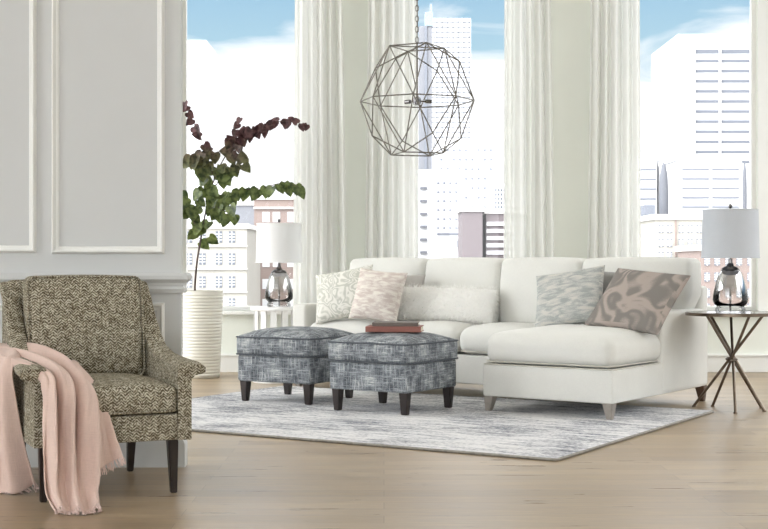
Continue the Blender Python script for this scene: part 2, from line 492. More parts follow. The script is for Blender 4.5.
picture_mould('trim_3', X(-110), X(35.5), H-(253-YH)*s, 4.2)
picture_mould('trim_4', X(50.5), X(164), .20, H-(303-YH)*s)
picture_mould('trim_5', X(-110), X(35.5), .20, H-(303-YH)*s)

# ------------------------------------------------------------ curtains
def curtain(name_lbl, p0, p1, seed, drift):
    """p0..p1 pixel span at the top of the picture; drift widens it towards the floor"""
    Y = YB-.16; sc = Y/F; x0, x1 = (p0-384)*sc, (p1-384)*sc
    rr = random.Random(seed); bm = B(); nu, nv = 120, 24; zt = CE-.08
    folds = max(4, round((x1-x0)/.075)); phs = [rr.uniform(-.7, .7) for _ in range(folds+2)]
    rows = []
    for j in range(nv+1):
        w = j/nv; z = zt*(1-w)+.012*w; row = []
        for i in range(nu+1):
            u = i/nu; k = u*folds
            a = phs[int(k)]*(1-(k % 1))+phs[int(k)+1]*(k % 1)
            dep = (.026+.016*w)*math.sin(2*PI*k+a*1.4)+.012*w*math.sin(2*PI*u*2.3+seed)
            x = x0+(x1-x0)*u + drift[0]*w*(1-u)+drift[1]*w*u+.004*math.sin(w*4+a*3)
            row.append(bm.verts.new((x, Y+dep, z)))
        rows.append(row)
    for j in range(nv):
        for i in range(nu): bm.faces.new((rows[j][i], rows[j][i+1], rows[j+1][i+1], rows[j+1][i]))
    o = obj('curtain', bm, M['sheer']); tag(o, name_lbl, 'curtain', 'sheer white curtains')
    so = o.modifiers.new('thickness', 'SOLIDIFY'); so.thickness = .0015
    return o
curtain('sheer white curtain behind the left lamp and left end of the sofa', 296, 340, 3, (-.03, .06))
curtain('sheer white curtain behind the wire globe pendant light', 370, 417, 5, (-.05, .02))
curtain('sheer white curtain on the right edge of the middle window', 505, 548, 8, (-.02, .05))
curtain('sheer white curtain on the left edge of the right-hand window', 592, 638, 11, (-.05, .03))
o = obj('curtain_rod', add_tube(B(), [(-2.3, YB-.16, CE-.06), (3.4, YB-.16, CE-.06)], .014, 12), M['silver'])
for x in (-2.2, .6, 3.3):
    obj('rod_bracket', add_tube(B(), [(x, YB-.16, CE-.06), (x, YB, CE-.06)], .008, 8), M['silver'], o)
tag(o, 'long metal rod above the windows holding the sheer curtains', 'curtain rod')

# ------------------------------------------------------------ rug
TH = math.radians
rg = thing('area_rug', 'large distressed grey, white and blue area rug under the ottomans and chaise', 'rug', (.759, 5.955, 0), TH(-31))
# local axes: -x runs left and back along the long side, +y towards the window
def wav(q, hx, hy, hz): return q
bm = B(); add_box(bm, -3.06, 0, 0, 2.26, .002, .013)
bmesh.ops.subdivide_edges(bm, edges=[e for e in bm.edges if e.calc_length() > .5], cuts=60, use_grid_fill=True)
for v in bm.verts:
    if v.co.z > .01: v.co.z += .002*noise.noise(v.co*9)
obj('pile', bm, M['rug'], rg)
obj('binding', add_tube(B(), rect_loop(-3.062, .002, -.002, 2.262, .0075, .012), .0065, 8, closed=True), M['rug_edge'], rg)
RZ = .0135

# ------------------------------------------------------------ sectional sofa
# local: x = along the sofa to the left/back (negated), y = depth
th = 35
sofa = thing('sectional_sofa', 'ivory upholstered sectional sofa with chaise on the right and four back cushions', 'sofa', (1.25, 7.39, 0), TH(-th))
# in local frame, moving left is -x and moving back is +y
def sx(a, b): return -b, -a
AW = .12
def soft_part(name, s0, s1, t0, t1, z0, z1, r, fn=None, mat='sofa', n=10, parent=sofa):
    bm = B(); add_soft(bm, s1-s0, t1-t0, z1-z0, r, n, fn, (-(s0+s1)/2, (t0+t1)/2, (z0+z1)/2))
    return obj(name, bm, M[mat], parent)
soft_part('base', 0, .825, 0, 1.30, .10, .285, .012)
soft_part('base', .825, 2.73, .60, 1.30, .10, .285, .012)
def arm_fn(q, hx, hy, hz):
    return q + Vector((0, 0, .006*(1-(q.y/hy)**2)*(q.z > 0)))
for s0, s1 in ((0, AW), (2.73-AW, 2.73)):
    a = soft_part('arm', s0-.004, s1+.004, .66 if s0 == 0 else .596, 1.39, .099, .585, .026, arm_fn)
soft_part('back_frame', 0.002, 2.728, 1.30, 1.40, .10, .73, .025)
# seams of the arm panel and base
obj('piping', add_tube(B(), rect_loop(-.822, -.003, .003, .64, .287, .015), .004, 6, closed=True), M['sofa_pipe'], sofa)
def seat(s0, s1, t0, t1, z0=.29, z1=.452, top=.035, seed=0):
    c = soft_part('seat_cushion', s0+.004, s1-.004, t0, t1, z0, z1, .062, crown(top, .012, 0, .006, seed), n=14)
    for z in (z0+.02, ):
        obj('piping', add_tube(B(), rect_loop(-s1+.008, -s0-.008, t0+.004, t1-.004, z, .06), .0038, 6, closed=True), M['sofa_pipe'], c)
    return c
# chaise cushion: T shape, full width in front of the arm
def chaise_fn(q, hx, hy, hz):
    q = crown(.038, .012, 0, .006, 3)(q, hx, hy, hz)
    y = q.y+hy-.005
    if y > .62 and q.x > hx-AW-.05:          # slim behind the arm
        f = min(1, (y-.62)/.04); q.x = q.x*(1-f)+min(q.x, hx-AW-.006)*f
    return q
bm = B(); add_soft(bm, .817, 1.12, .172, .062, 16, chaise_fn, (-.4125, .565, .376))
cc = obj('chaise_cushion', bm, M['sofa'], sofa)
obj('piping', add_tube(B(), rect_loop(-.822, -.003, .006, .655, .304, .055), .0038, 6, closed=True), M['sofa_pipe'], cc)
seat(.828, 1.37, .585, 1.12, seed=1); seat(1.37, 1.99, .585, 1.12, seed=2); seat(1.99, 2.61, .585, 1.12, seed=5)
def back(s0, s1, seed, spill=False):
    w = s1-s0; hgt = .45; d = .2; lean = .16
    def fn(q, hx, hy, hz):
        u, v, w_ = q.x/hx, q.y/hy, q.z/hz
        q = Vector(q)
        e = (1-u**4)*(1-w_**4)
        if v < 0: q.y -= .045*e
        q.z += .010*(1-u*u)*max(0, w_)
        q.x += .012*u*(1-w_*w_)
        q.y += noise.noise(Vector((q.x*3+seed, q.z*3, 0)))*.012
        if spill and w_ < -.41:
            lim = hx-AW-.02; f = min(1, (-w_-.41)/.02); q.x = q.x*(1-f)+min(q.x, lim)*f
        q.y += (q.z+hz)*lean*.6
        return q
    bm = B(); add_soft(bm, w, d, hgt, .038, 12, fn, (-(s0+s1)/2, 1.15, .452+hgt/2))
    c = obj('back_cushion', bm, M['sofa'], sofa)
    return c
back(.0, .735, 1, True); back(.745, 1.335, 4); back(1.345, 1.945, 7); back(1.955, 2.60, 10)
for (s, t, mt, dx, dy) in ((.035,.035,'taupe_wood',.008,-.008),(.79,.035,'taupe_wood',-.008,-.008),(.04,1.37,'brown_wood',.006,.006),
                   (2.69,.64,'taupe_wood',-.008,-.008),(2.69,1.37,'brown_wood',-.008,.006),(.88,1.30,'brown_wood',0,0)):
    zf = RZ if t < .2 else 0
    if abs(s-2.69) < .01 and t < 1: zf = 0
    obj('leg', add_taper(B(), -s, t, zf, .102, .032, .062, dx, dy), M[mt], sofa)

# ------------------------------------------------------------ pillows
def pillow(name, label, cat, mat, w, h, T, loc, rx, ry, rz, group=None, k=.07, seed=0, pipe=None, pw=.42):
    bm = B(); n = 26; top = {}
    for sgn in (1, -1):
        g = {}
        for i in range(n+1):
            for j in range(n+1):
                u, v = -math.cos(PI*i/n), -math.cos(PI*j/n)
                ed = i in (0, n) or j in (0, n)
                x = u*w/2*(1-k*(1-v*v)*abs(u)); z = v*h/2*(1-k*(1-u*u)*abs(v))
                t = T/2*((1-u*u)*(1-v*v))**pw
                t += .010*noise.noise(Vector((x*8+seed, z*8, sgn)))*(1-u*u)*(1-v*v)
                if ed and sgn == -1: g[i, j] = top[i, j]
                else: g[i, j] = bm.verts.new((x, -sgn*t, z+h/2))
        if sgn == 1: top = g
        for i in range(n):
            for j in range(n): bm.faces.new((g[i, j], g[i+1, j], g[i+1, j+1], g[i, j+1]))
    o = obj(name, bm, M[mat if mat != 'fur' else 'fur_base'], angle=80); tag(o, label, cat, group)
    o.rotation_euler = (rx, ry, rz); o.location = loc
    return o
def SO(s, t, z):                 # sofa-local to world
    c, q = math.cos(TH(-th)), math.sin(TH(-th)); x, y = -s, t
    return Vector((1.25+x*c-y*q, 7.39+x*q+y*c, z))
rs = TH(-th)
SEAT = .487
D_ = math.radians
# right end, on the chaise
pillow('throw_pillow', 'taupe throw pillow with blush scroll pattern, tilted back by the right arm', 'pillow', 'p_brown', .50, .47, .15, (1.375, 7.86, SEAT-.002), D_(-44), D_(5), D_(-42), seed=1)
pillow('throw_pillow', 'pale grey-green washed throw pillow leaning left of the taupe scroll pillow', 'pillow', 'p_mint', .46, .38, .14, (1.13, 8.25, SEAT+.002), D_(-26), D_(-9), D_(-28), seed=2)
pillow('throw_pillow', 'plain grey throw pillow mostly hidden behind the taupe scroll pillow', 'pillow', 'p_grey', .42, .36, .11, (1.36, 8.33, SEAT-.005), D_(-16), D_(3), rs, seed=3)
# left end
pillow('throw_pillow', 'cream throw pillow with corded swirl embroidery beside the left sofa arm', 'pillow', 'p_swirl', .45, .36, .15, (-.27, 9.22, SEAT+.002), D_(-18), D_(-10), D_(-25), seed=4)
pillow('throw_pillow', 'blush and cream woven throw pillow left of the furry lumbar pillow', 'pillow', 'p_blush', .37, .36, .14, (-.08, 9.05, SEAT-.004), D_(-18), D_(5), D_(-30), seed=5)
pillow('throw_pillow', 'silver grey throw pillow peeking out behind the blush pillow', 'pillow', 'p_taupe', .40, .33, .09, (.06, 9.27, SEAT-.004), D_(-16), D_(2), rs, seed=6)
fp = pillow('lumbar_pillow', 'long white faux fur lumbar pillow at the middle of the sofa', 'pillow', 'fur', .72, .235, .16, SO(1.66, .86, SEAT-.010), D_(-20), D_(1), rs+D_(10), seed=7, k=.02, pw=.30)
# fur strands on the lumbar pillow
bm = B(); rf = random.Random(5); fv = fp.data
polys = [p for p in fv.polygons]
for p in polys:
    m = int(1+p.area*15000)
    vs = [fv.vertices[i].co for i in p.vertices]
    for _ in range(min(m, 30)):
        a, b = rf.random(), rf.random()
        q = (vs[0]*(1-a)+vs[1]*a)*(1-b)+(vs[3]*(1-a)+vs[2]*a)*b
        nrm = p.normal; L = rf.uniform(.028, .055)
        d = (nrm+Vector((rf.uniform(-.6,.6), rf.uniform(-.3,.3), rf.uniform(-1.1,.1)))).normalized()
        sd = d.cross(Vector((rf.random(), rf.random(), rf.random()))).normalized()*.0019
        tip = q+d*L+Vector((0,0,-L*.15))
        bm.faces.new((bm.verts.new(q-sd), bm.verts.new(q+sd), bm.verts.new(tip)))
fo = obj('fur_pile', bm, M['fur'], fp, smooth=False, uv=False); fo['kind'] = 'stuff'

# ------------------------------------------------------------ ottomans
def ottoman(label, loc, deg):
    W = .56
    t = thing('ottoman', label, 'ottoman', (loc[0], loc[1], RZ), TH(-deg), 'slate blue upholstered ottomans')
    def part(name, x0, x1, y0, y1, z0, z1, r, fn, n=12):
        bm = B(); add_soft(bm, x1-x0, y1-y0, z1-z0, r, n, fn, ((x0+x1)/2, (y0+y1)/2, (z0+z1)/2)); return obj(name, bm, M['cross'], t)
    part('base', -W+.008, -.008, .008, W-.008, .125, .290, .015, crown(0, .004))
    lid = part('cushion', -W, 0, 0, W, .290, .407, .02, crown(.048, .006, 0, .004, loc[0]))
    for z in (.294, .400):
        obj('piping', add_tube(B(), rect_loop(-W-.002, .002, -.002, W+.002, z, .022), .0048, 6, closed=True), M['cross_pipe'], lid)
    for x, y in ((-.045,.045), (-W+.045,.045), (-.045,W-.045), (-W+.045,W-.045)):
        obj('leg', add_taper(B(), x, y, 0, .127, .036, .054), M['dark_wood'], t)
    return t
ottoman('left slate blue crosshatch ottoman with nothing on top, nearer the potted shrub', (-.441, 8.14), 30)
ottoman('right slate blue crosshatch ottoman in front carrying the two books', (.132, 7.58), 34)

# ------------------------------------------------------------ books
def book(label, w, d, h, loc, rz, mat):
    t = thing('book', label, 'book', loc, rz)
    bm = B(); add_box(bm, -w/2, w/2, -d/2, d/2, 0, .003, .0008); add_box(bm, -w/2, w/2, -d/2, d/2, h-.003, h, .0008)
    add_box(bm, -w/2, -w/2+.004, -d/2, d/2, 0, h, .0008)
    # spine faces the viewer: cover wraps the near long side
    add_box(bm, -w/2, w/2, -d/2-.002, -d/2+.004, 0, h, .0015)
    obj('cover', bm, M[mat], t, smooth=False)
    obj('pages', add_box(B(), -w/2+.005, w/2-.005, -d/2+.004, d/2-.006, .003, h-.003), M['pages'], t, smooth=False)
book('terracotta cloth book, the lower and larger of the two on the right ottoman', .325, .23, .032, (.065, 7.97, RZ+.458), TH(-6), 'book_red')
book('thin taupe grey book lying on top of the terracotta book', .27, .2, .022, (.072, 7.985, RZ+.4905), TH(-4), 'book_grey')

# ------------------------------------------------------------ side table (right)
TZ = .58
st = thing('side_table', 'round side table with dark top and crossed pewter rods, right of the sofa', 'table', (2.075, 8.06, 0))
bm = B(); add_lathe(bm, [(.05,-.016),(.25,-.016),(.262,-.012),(.268,-.004),(.264,0),(.05,0)], 64)
obj('table_top', bm, M['tabletop'], st, loc=(0,0,TZ))
obj('rim', add_lathe(B(), [(.263,-.018),(.270,-.018),(.2705,-.002),(.266,.001),(.263,-.002)], 64, cap=False), M['bronze'], st, loc=(0,0,TZ))
for a, ra, rb, dev in ((140,.24,.20,0), (112,.17,.17,4), (258,.22,.18,3), (-40,.20,.15,-3), (12,.2,.15,-2)):
    b = a+180+dev
    pa = Vector((ra*math.cos(TH(a)), ra*math.sin(TH(a)), .006)); pb = Vector((rb*math.cos(TH(b)), rb*math.sin(TH(b)), TZ-.018))
    off = Vector((-math.sin(TH(a)), math.cos(TH(a)), 0))*.013
    rod = obj('leg', add_tube(B(), [pa+off, pb+off], .0085, 12), M['bronze'], st)
    obj('foot', add_lathe(B(), [(.012,-.006),(.012,0),(.008,.004)], 16, off=tuple(pa+off)), M['bronze'], rod)
obj('binding_ring', add_tube(B(), [(.03*math.cos(2*PI*k/24), .026*math.sin(2*PI*k/24), .30+.006*math.sin(2*PI*k/24)) for k in range(24)], .007, 8, closed=True), M['bronze'], st)

# ------------------------------------------------------------ lamps
def lamp(label, loc, shade_mat, group=None):
    t = thing('table_lamp', label, 'lamp', loc, 0, 'mercury glass table lamps')
    foot = [(.0,0),(.084,0),(.088,.006),(.088,.02),(.083,.026),(.080,.034)]
    body = [(.078,.034),(.085,.040),(.096,.050),(.102,.062),(.1035,.078),(.101,.10),(.096,.13),(.089,.16),(.081,.19),(.071,.22),(.058,.245),(.045,.262)]
    obj('glass_foot', add_lathe(B(), foot, 48, cap=False), M['clear_glass'], t)
    obj('glass_body', add_lathe(B(), body, 48, cap=False), M['mercury'], t)
    obj('cap', add_lathe(B(), [(.058,.247),(.055,.257),(.038,.270),(.022,.276),(.018,.290),(.013,.294),(.013,.315),(.009,.318)], 32), M['chrome'], t)
    obj('stem', add_tube(B(), [(0,0,.004),(0,0,.34)], .006, 10), M['chrome'], t)
    bm = B(); h0, h1 = .322, .612
    add_lathe(bm, [(.170,h0),(.162,h1),(.1605,h1),(.1685,h0)], 64, cap=False)
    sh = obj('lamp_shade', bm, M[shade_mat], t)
    for r, z in ((.170,h0+.003), (.1625,h1-.003)):
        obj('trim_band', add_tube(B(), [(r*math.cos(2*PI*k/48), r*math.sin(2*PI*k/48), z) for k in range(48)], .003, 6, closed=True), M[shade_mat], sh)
    hp = B(); add_tube(hp, [(0,0,.34),(0,0,h1+.004)], .003, 8)
    for k in range(3): add_tube(hp, [(0,0,h1-.01),(.161*math.cos(2*PI*k/3),.161*math.sin(2*PI*k/3),h1-.01)], .002, 6)
    obj('harp', hp, M['chrome'], t)
    bm = B(); bmesh.ops.create_uvsphere(bm, u_segments=16, v_segments=10, radius=.012)
    for v in bm.verts: v.co.z = v.co.z*1.2+h1+.020
    obj('finial', bm, M['chrome'], t)
    bm = B(); bmesh.ops.create_uvsphere(bm, u_segments=16, v_segments=10, radius=.03)
    for v in bm.verts: v.co.z += .43
    obj('bulb', bm, M['white_lacquer'], t)
    return t
lamp('smoky mercury glass lamp with grey drum shade on the rod-legged side table', (2.068, 8.06, TZ+.001), 'shade_grey')
lamp('mercury glass lamp with drum shade coloured window-bright behind the left ottoman', (-.772, 9.93, .552), 'shade_lit')

# white slatted drum table under the left lamp
dt = thing('drum_table', 'white slatted round end table under the left lamp', 'table', (-.772, 9.93, 0))
obj('table_top', add_lathe(B(), [(.0,.525),(.205,.525),(.21,.53),(.21,.545),(.205,.551),(0,.551)], 48), M['white_lacquer'], dt)
obj('base', add_lathe(B(), [(0,0),(.19,0),(.193,.004),(.193,.024),(.19,.028),(0,.028)], 48), M['white_lacquer'], dt)
for k in range(14):
    a = 2*PI*k/14+.1; bm = B(); add_box(bm, -.006, .006, -.021, .021, .028, .525, .002)
    bmesh.ops.transform(bm, matrix=Matrix.Translation((.18*math.cos(a), .18*math.sin(a), 0)) @ Matrix.Rotation(a, 4, 'Z'), verts=bm.verts)
    obj('slat', bm, M['white_lacquer'], dt, smooth=False)

# ------------------------------------------------------------ planter and shrub
pc = Vector((-1.40, 10.30, 0))
pl = thing('planter', 'tall cream planter with horizontal ribs beside the partition', 'planter', pc)
prof = [(0,0),(.135,0),(.142,.006)]; nr = 26; ph = .665
for i in range(nr):
    for q, bump in ((.0,0),(.2,.0045),(.5,.0065),(.8,.0045)):
        z = .012+(ph-.03)*(i+q)/nr; prof.append((.143+.026*z/ph+bump, z))
prof += [(.172, ph-.012), (.174, ph), (.164, ph), (.160, ph-.05)]
obj('pot', add_lathe(B(), prof, 64, cap=False), M['planter'], pl, angle=60)
obj('soil', add_lathe(B(), [(0,ph-.06),(.08,ph-.052),(.159,ph-.06)], 32, cap=False), M['soil'], pl)

sh = thing('potted_shrub', 'tall redbud shrub with green and burgundy leaves in the cream planter', 'plant', (pc.x, pc.y, ph-.056))
base = Vector(sh.location)
def W(px, py, dy=0): return P(px, py, 10.3+dy)-base
def smoothpath(pts, n=8):
    out = []; m = len(pts)
    for i in range(m-1):
        p0, p1, p2, p3 = pts[max(0,i-1)], pts[i], pts[i+1], pts[min(m-1,i+2)]
        for k in range(n):
            t = k/n
            out.append(.5*((2*p1)+(p2-p0)*t+(2*p0-5*p1+4*p2-p3)*t*t+(3*p1-p0-3*p2+p3)*t**3))
    out.append(pts[-1]); return out
trunk = smoothpath([Vector((-.04,0,-.02)), W(195,285), W(197,262,.02), W(201,238), W(205,215,-.03), W(210,192,0), W(219,168,.03), W(229,150,0)])
br = {
 'a': [W(229,150), W(240,138,-.05), W(252,130,-.08), W(268,124,-.12), W(285,121,-.15), W(308,125,-.18)],
 'b': [W(208,198), W(225,194,-.08), W(245,190,-.15), W(266,187,-.2), W(283,183,-.22), W(298,187,-.25)],
 'c': [W(208,200), W(203,180,.05), W(202,160,.02), W(203,145,.0), W(196,128,.05), W(188,112,.05), W(184,103,.03)],
 'd': [W(202,235), W(194,222,-.08), W(188,208,-.12), W(184,196,-.1)],
 'e': [W(212,190), W(222,178,-.1), W(234,170,-.15), W(241,164,-.15)],
 'f': [W(206,213), W(216,206,-.12), W(226,214,-.15), W(232,208,-.2)],
 'g': [W(215,178), W(208,165,-.1), W(200,157,-.15), W(191,160,-.15)],
 'h': [W(236,141), W(234,132,.05), W(236,124,.08), W(240,118,.1)],
}
bm = B(); add_tube(bm, trunk, [.009-.005*i/len(trunk) for i in range(len(trunk))], 8)
obj('trunk', bm, M['bark'], sh)
leaves = []
def leaf(bm, p, d, up, size):
    d = d.normalized(); s_ = d.cross(up); s_ = s_.normalized() if s_.length > .01 else Vector((1,0,0)); n = s_.cross(d)
    outline = [(0,0),(.30,-.16),(.52,.02),(.54,.28),(.40,.62),(.16,.92),(0,1.08)]
    # heart shape: base notch at the stalk, pointed tip; midrib creased
    mid = [bm.verts.new(p+d*size*t+n*size*(-.10*math.sin(t*PI)-.15*t*t)) for t in (0,.05,.1,.3,.6,.9,1.08)]
    for sg in (-1, 1):
        prev = None; ed = []
        for i, (x, y) in enumerate(outline):
            if i in (0, 6): ed.append(mid[i]); continue
            ed.append(bm.verts.new(p+d*size*y+s_*sg*size*x+n*size*(.10*x-.22*y*y*.6)))
        for i in range(6):
            q = [mid[i], ed[i], ed[i+1], mid[i+1]]
            q2 = []
            for v in q:
                if v not in q2: q2.append(v)
            if len(q2) >= 3:
                try: bm.faces.new(q2)
                except ValueError: pass
rl = random.Random(21)
lv = []
def hang(p, size, spread, off):
    d = Vector((rl.uniform(-spread, spread), rl.uniform(-.6,.3), rl.uniform(-1.1,-.55)))
    if rl.random() < .22: d.z = rl.uniform(-.1,.5)
    up = Vector((rl.uniform(-.8,.8), -1, rl.uniform(-.3,.6)))
    lv.append((p+Vector((rl.uniform(-off,off), rl.uniform(-off,off), rl.uniform(-off*.6,off*.6))), d, up, size))
for key, pts in br.items():
    path = smoothpath(pts, 6)
    bm = B(); add_tube(bm, path, [.0045-.003*i/len(path) for i in range(len(path))], 6)
    obj('branch', bm, M['bark'], sh)
    n = len(path)
    for i in range(2, n):
        f = i/n
        if key == 'a': hang(path[i], (.085-.03*f)*rl.uniform(.8,1.15), .5, .012); (hang(path[i], .07*rl.uniform(.8,1.1), .8, .05) if f < .5 else None)
        elif key == 'b':
            if i % 2 == 0 or f < .4: hang(path[i], rl.uniform(.072,.10), .5, .02)
        elif key == 'c':
            if f < .45 or i % 3 == 0: hang(path[i], rl.uniform(.06,.09), .9, .04 if f < .45 else .02)
        elif key == 'h':
            if i % 4 == 0: hang(path[i], rl.uniform(.05,.07), .9, .02)
        elif i % 4: hang(path[i], rl.uniform(.07,.10), 1.0, .06)
for i in range(24, len(trunk), 2):
    hang(trunk[i], rl.uniform(.075,.105), 1.0, .10)
bm = B()
for a in lv: leaf(bm, *a)
# object coordinates of the leaf colour run from the floor upwards
bmesh.ops.translate(bm, verts=bm.verts, vec=Vector((0,0,base.z)))
lo = obj('foliage', bm, M['leaf'], sh, smooth=True, uv=False, loc=(0,0,-base.z)); lo['kind'] = 'stuff'

# ------------------------------------------------------------ pendant
PY = 7.6; pcn = P(417, 101, PY); k_ = PY/F
pd = thing('pendant_light', 'geometric wire globe pendant light hanging on a chain over the ottomans', 'pendant light', pcn)
def ring(a0, n, r, z): return [Vector((r*k_*math.cos(TH(a0+360/n*i)), r*k_*math.sin(TH(a0+360/n*i)), z*k_)) for i in range(n)]
E = ring(-95, 8, 57, 0); Tt = ring(-72.5, 4, 29, 54); Mu = ring(-27.5, 4, 47, 36); Tb = ring(-27.5, 4, 29, -53); Mb = ring(-72.5, 4, 47, -36)
edges = []
for i in range(8): edges.append((E[i], E[(i+1) % 8]))
for i in range(4):
    edges += [(Tt[i], Tt[(i+1) % 4]), (Tb[i], Tb[(i+1) % 4])]
    edges += [(Tt[i], E[2*i]), (Tt[i], E[2*i+1]), (Mu[i], E[2*i+1]), (Mu[i], E[(2*i+2) % 8]), (Mu[i], Tt[i]), (Mu[i], Tt[(i+1) % 4])]
    edges += [(Mb[i], E[2*i]), (Mb[i], E[2*i+1]), (Tb[i], E[2*i+1]), (Tb[i], E[(2*i+2) % 8]), (Mb[i], Tb[i]), (Mb[i], Tb[(i-1) % 4])]
bm = B()
for a, b in edges: add_tube(bm, [a, b], .0036, 8)
obj('wire_cage', bm, M['iron'], pd)
bm = B(); add_tube(bm, [(0,0,-2*k_),(0,0,58*k_)], .006, 10)
for a in (0, 90): add_tube(bm, [Tt[0 if a == 0 else 1]*1, Tt[2 if a == 0 else 3]*1], .0035, 8)
obj('stem', bm, M['iron'], pd)
bm = B(); add_lathe(bm, [(.0,-.025),(.02,-.022),(.024,0),(.02,.02),(0,.022)], 20)
for a in (20, 140, 260): add_tube(bm, [(0,0,0), (.055*math.cos(TH(a)), .055*math.sin(TH(a)), 0)], .005, 8)
obj('hub', bm, M['chrome'], pd)
for a in (20, 140, 260):
    sk = obj('socket', add_tube(B(), [(.05*math.cos(TH(a)), .05*math.sin(TH(a)), 0), (.085*math.cos(TH(a)), .085*math.sin(TH(a)), 0)], .012, 12), M['chrome'], pd)
# chain links up to the ceiling
z = 58*k_; i = 0; top = CE-pcn.z-.03; bm = B()
while z < top:
    ln = .036; pts = []
    for q in range(14):
        a = 2*PI*q/14; x = .009*math.cos(a); zz = z+ln/2+ln*.5*math.sin(a)
        pts.append((x, 0, zz) if i % 2 == 0 else (0, x, zz))
    add_tube(bm, pts, .0022, 6, closed=True); z += ln*.82; i += 1
obj('chain', bm, M['iron'], pd)
obj('cord', add_tube(B(), [(.004*math.sin(q*1.3), .004*math.cos(q), 58*k_+(top-58*k_)*q/20) for q in range(21)], .002, 6), M['iron'], pd)
obj('canopy', add_lathe(B(), [(.0,top),(.02,top-.004),(.055,top+.012),(.06,top+.03),(0,top+.03)], 32), M['iron'], pd)

# ------------------------------------------------------------ armchair
ca = 25
ac = thing('armchair', 'tweed armchair with sloping arms and dark tapered legs at the front left', 'armchair', (-.734, 5.14, 0), TH(ca))
# local: -x = chair's far side (picture left), +y = back
WC = .589; DC = .66
def CH(a, t, z):
    c, q = math.cos(TH(ca)), math.sin(TH(ca)); x, y = -a, t
    return Vector((-.734+x*c-y*q, 5.14+x*q+y*c, z))
hp = [(-.005,.494),(.02,.502),(.10,.505),(.20,.51),(.30,.522),(.38,.545),(.46,.595),(.53,.655),(.59,.72),(.64,.775),(.68,.80),(.71,.80)]
def hh(t):
    for (a, b), (c, d) in zip(hp, hp[1:]):
        if t <= c: return b+(d-b)*((t-a)/(c-a))
    return hp[-1][1]
def chair_arm(side):
    """side 0: at x=0 flaring to +x; side 1: at x=-WC flaring to -x"""
    bm = B(); rings = []; N = 30
    for i in range(N+1):
        t = -.005+(.70)*i/N; top = hh(t); fl = max(0, 1-t/.5); fl = fl*fl*(3-2*fl)
        o_ = .012+.040*fl; thick = .052
        # section outward coordinate a (0 = outer face, negative = inwards)
        nose = .028
        sec = [(-thick, .205), (0, .205), (0, .30), (0, top-.060), (.003+.2*o_, top-.045), (o_*.8, top-.040), (o_, top-.034), (o_*.98, top-.016), (o_*.6, top-.003),
               (-.01, top), (-thick*.7, top-.004), (-thick-.004, top-.018), (-thick-.002, top-.06), (-thick, .30)]
        row = []
        for a, z in sec:
            x = a if side == 0 else -WC-a
            fr = 0
            if i == 0: pass
            # the cap projects a little beyond the front of the panel
            y = t - (.022*max(0, (z-(top-.06))/.06) if t < .08 else 0)*(1-max(0,t)/.08)
            row.append(bm.verts.new((x, y, z)))
        rings.append(row)
    n = len(rings[0])
    for i in range(N):
        for k in range(n): bm.faces.new((rings[i][k], rings[i][(k+1) % n], rings[i+1][(k+1) % n], rings[i+1][k]))
    bm.faces.new(rings[0]); bm.faces.new(rings[-1])
    return obj('arm', bm, M['tweed'], ac, angle=50)
chair_arm(0); chair_arm(1)
def cp(name, x0, x1, y0, y1, z0, z1, r, fn=None, n=10, mat='tweed', parent=ac):
    bm = B(); add_soft(bm, x1-x0, y1-y0, z1-z0, r, n, fn, ((x0+x1)/2, (y0+y1)/2, (z0+z1)/2)); return obj(name, bm, M[mat], parent)
cp('seat_rail', -WC+.05, -.05, .006, .66, .205, .305, .008)
scn = cp('seat_cushion', -WC+.054, -.054, -.012, .54, .308, .412, .03, crown(.024, .008, 0, .004, 2), 14)
obj('piping', add_tube(B(), rect_loop(-WC+.056, -.056, -.012, .535, .318, .03), .004, 6, closed=True), M['tweed'], scn)
def lean_fn(k, bulge, top=0):
    def fn(q, hx, hy, hz):
        u, v, w = q.x/hx, q.y/hy, q.z/hz; q = Vector(q)
        e = (1-u**4)*(1-w**4)
        if v < 0: q.y -= bulge*e
        q.z += top*(1-u*u)*max(0, w)
        q.y += (q.z+hz)*k; return q
    return fn
cp('back_frame', -WC+.004, -.004, .575, .64, .25, .805, .03, lean_fn(.10, .0, .008))
bc = cp('back_cushion', -WC+.062, -.062, .43, .565, .415, .822, .035, lean_fn(.14, .035, .006), 14)
obj('piping', add_tube(B(), [(p[0], .462+(p[1])*.14-.0, .62+p[1]) for p in [(q[0], q[1]) for q in rect_loop(-WC+.064, -.064, -.205, .20, 0, .035)]], .004, 6, closed=True), M['tweed'], bc)
for x, y, dx, dy in ((-.062,.045,.004,-.006), (-WC+.045,.05,-.004,-.006), (-.075,.60,.0,.03), (-WC+.06,.60,-.0,.03)):
    obj('leg', add_taper(B(), x, y, 0, .21, .024, .040, dx, dy), M['dark_wood'], ac)

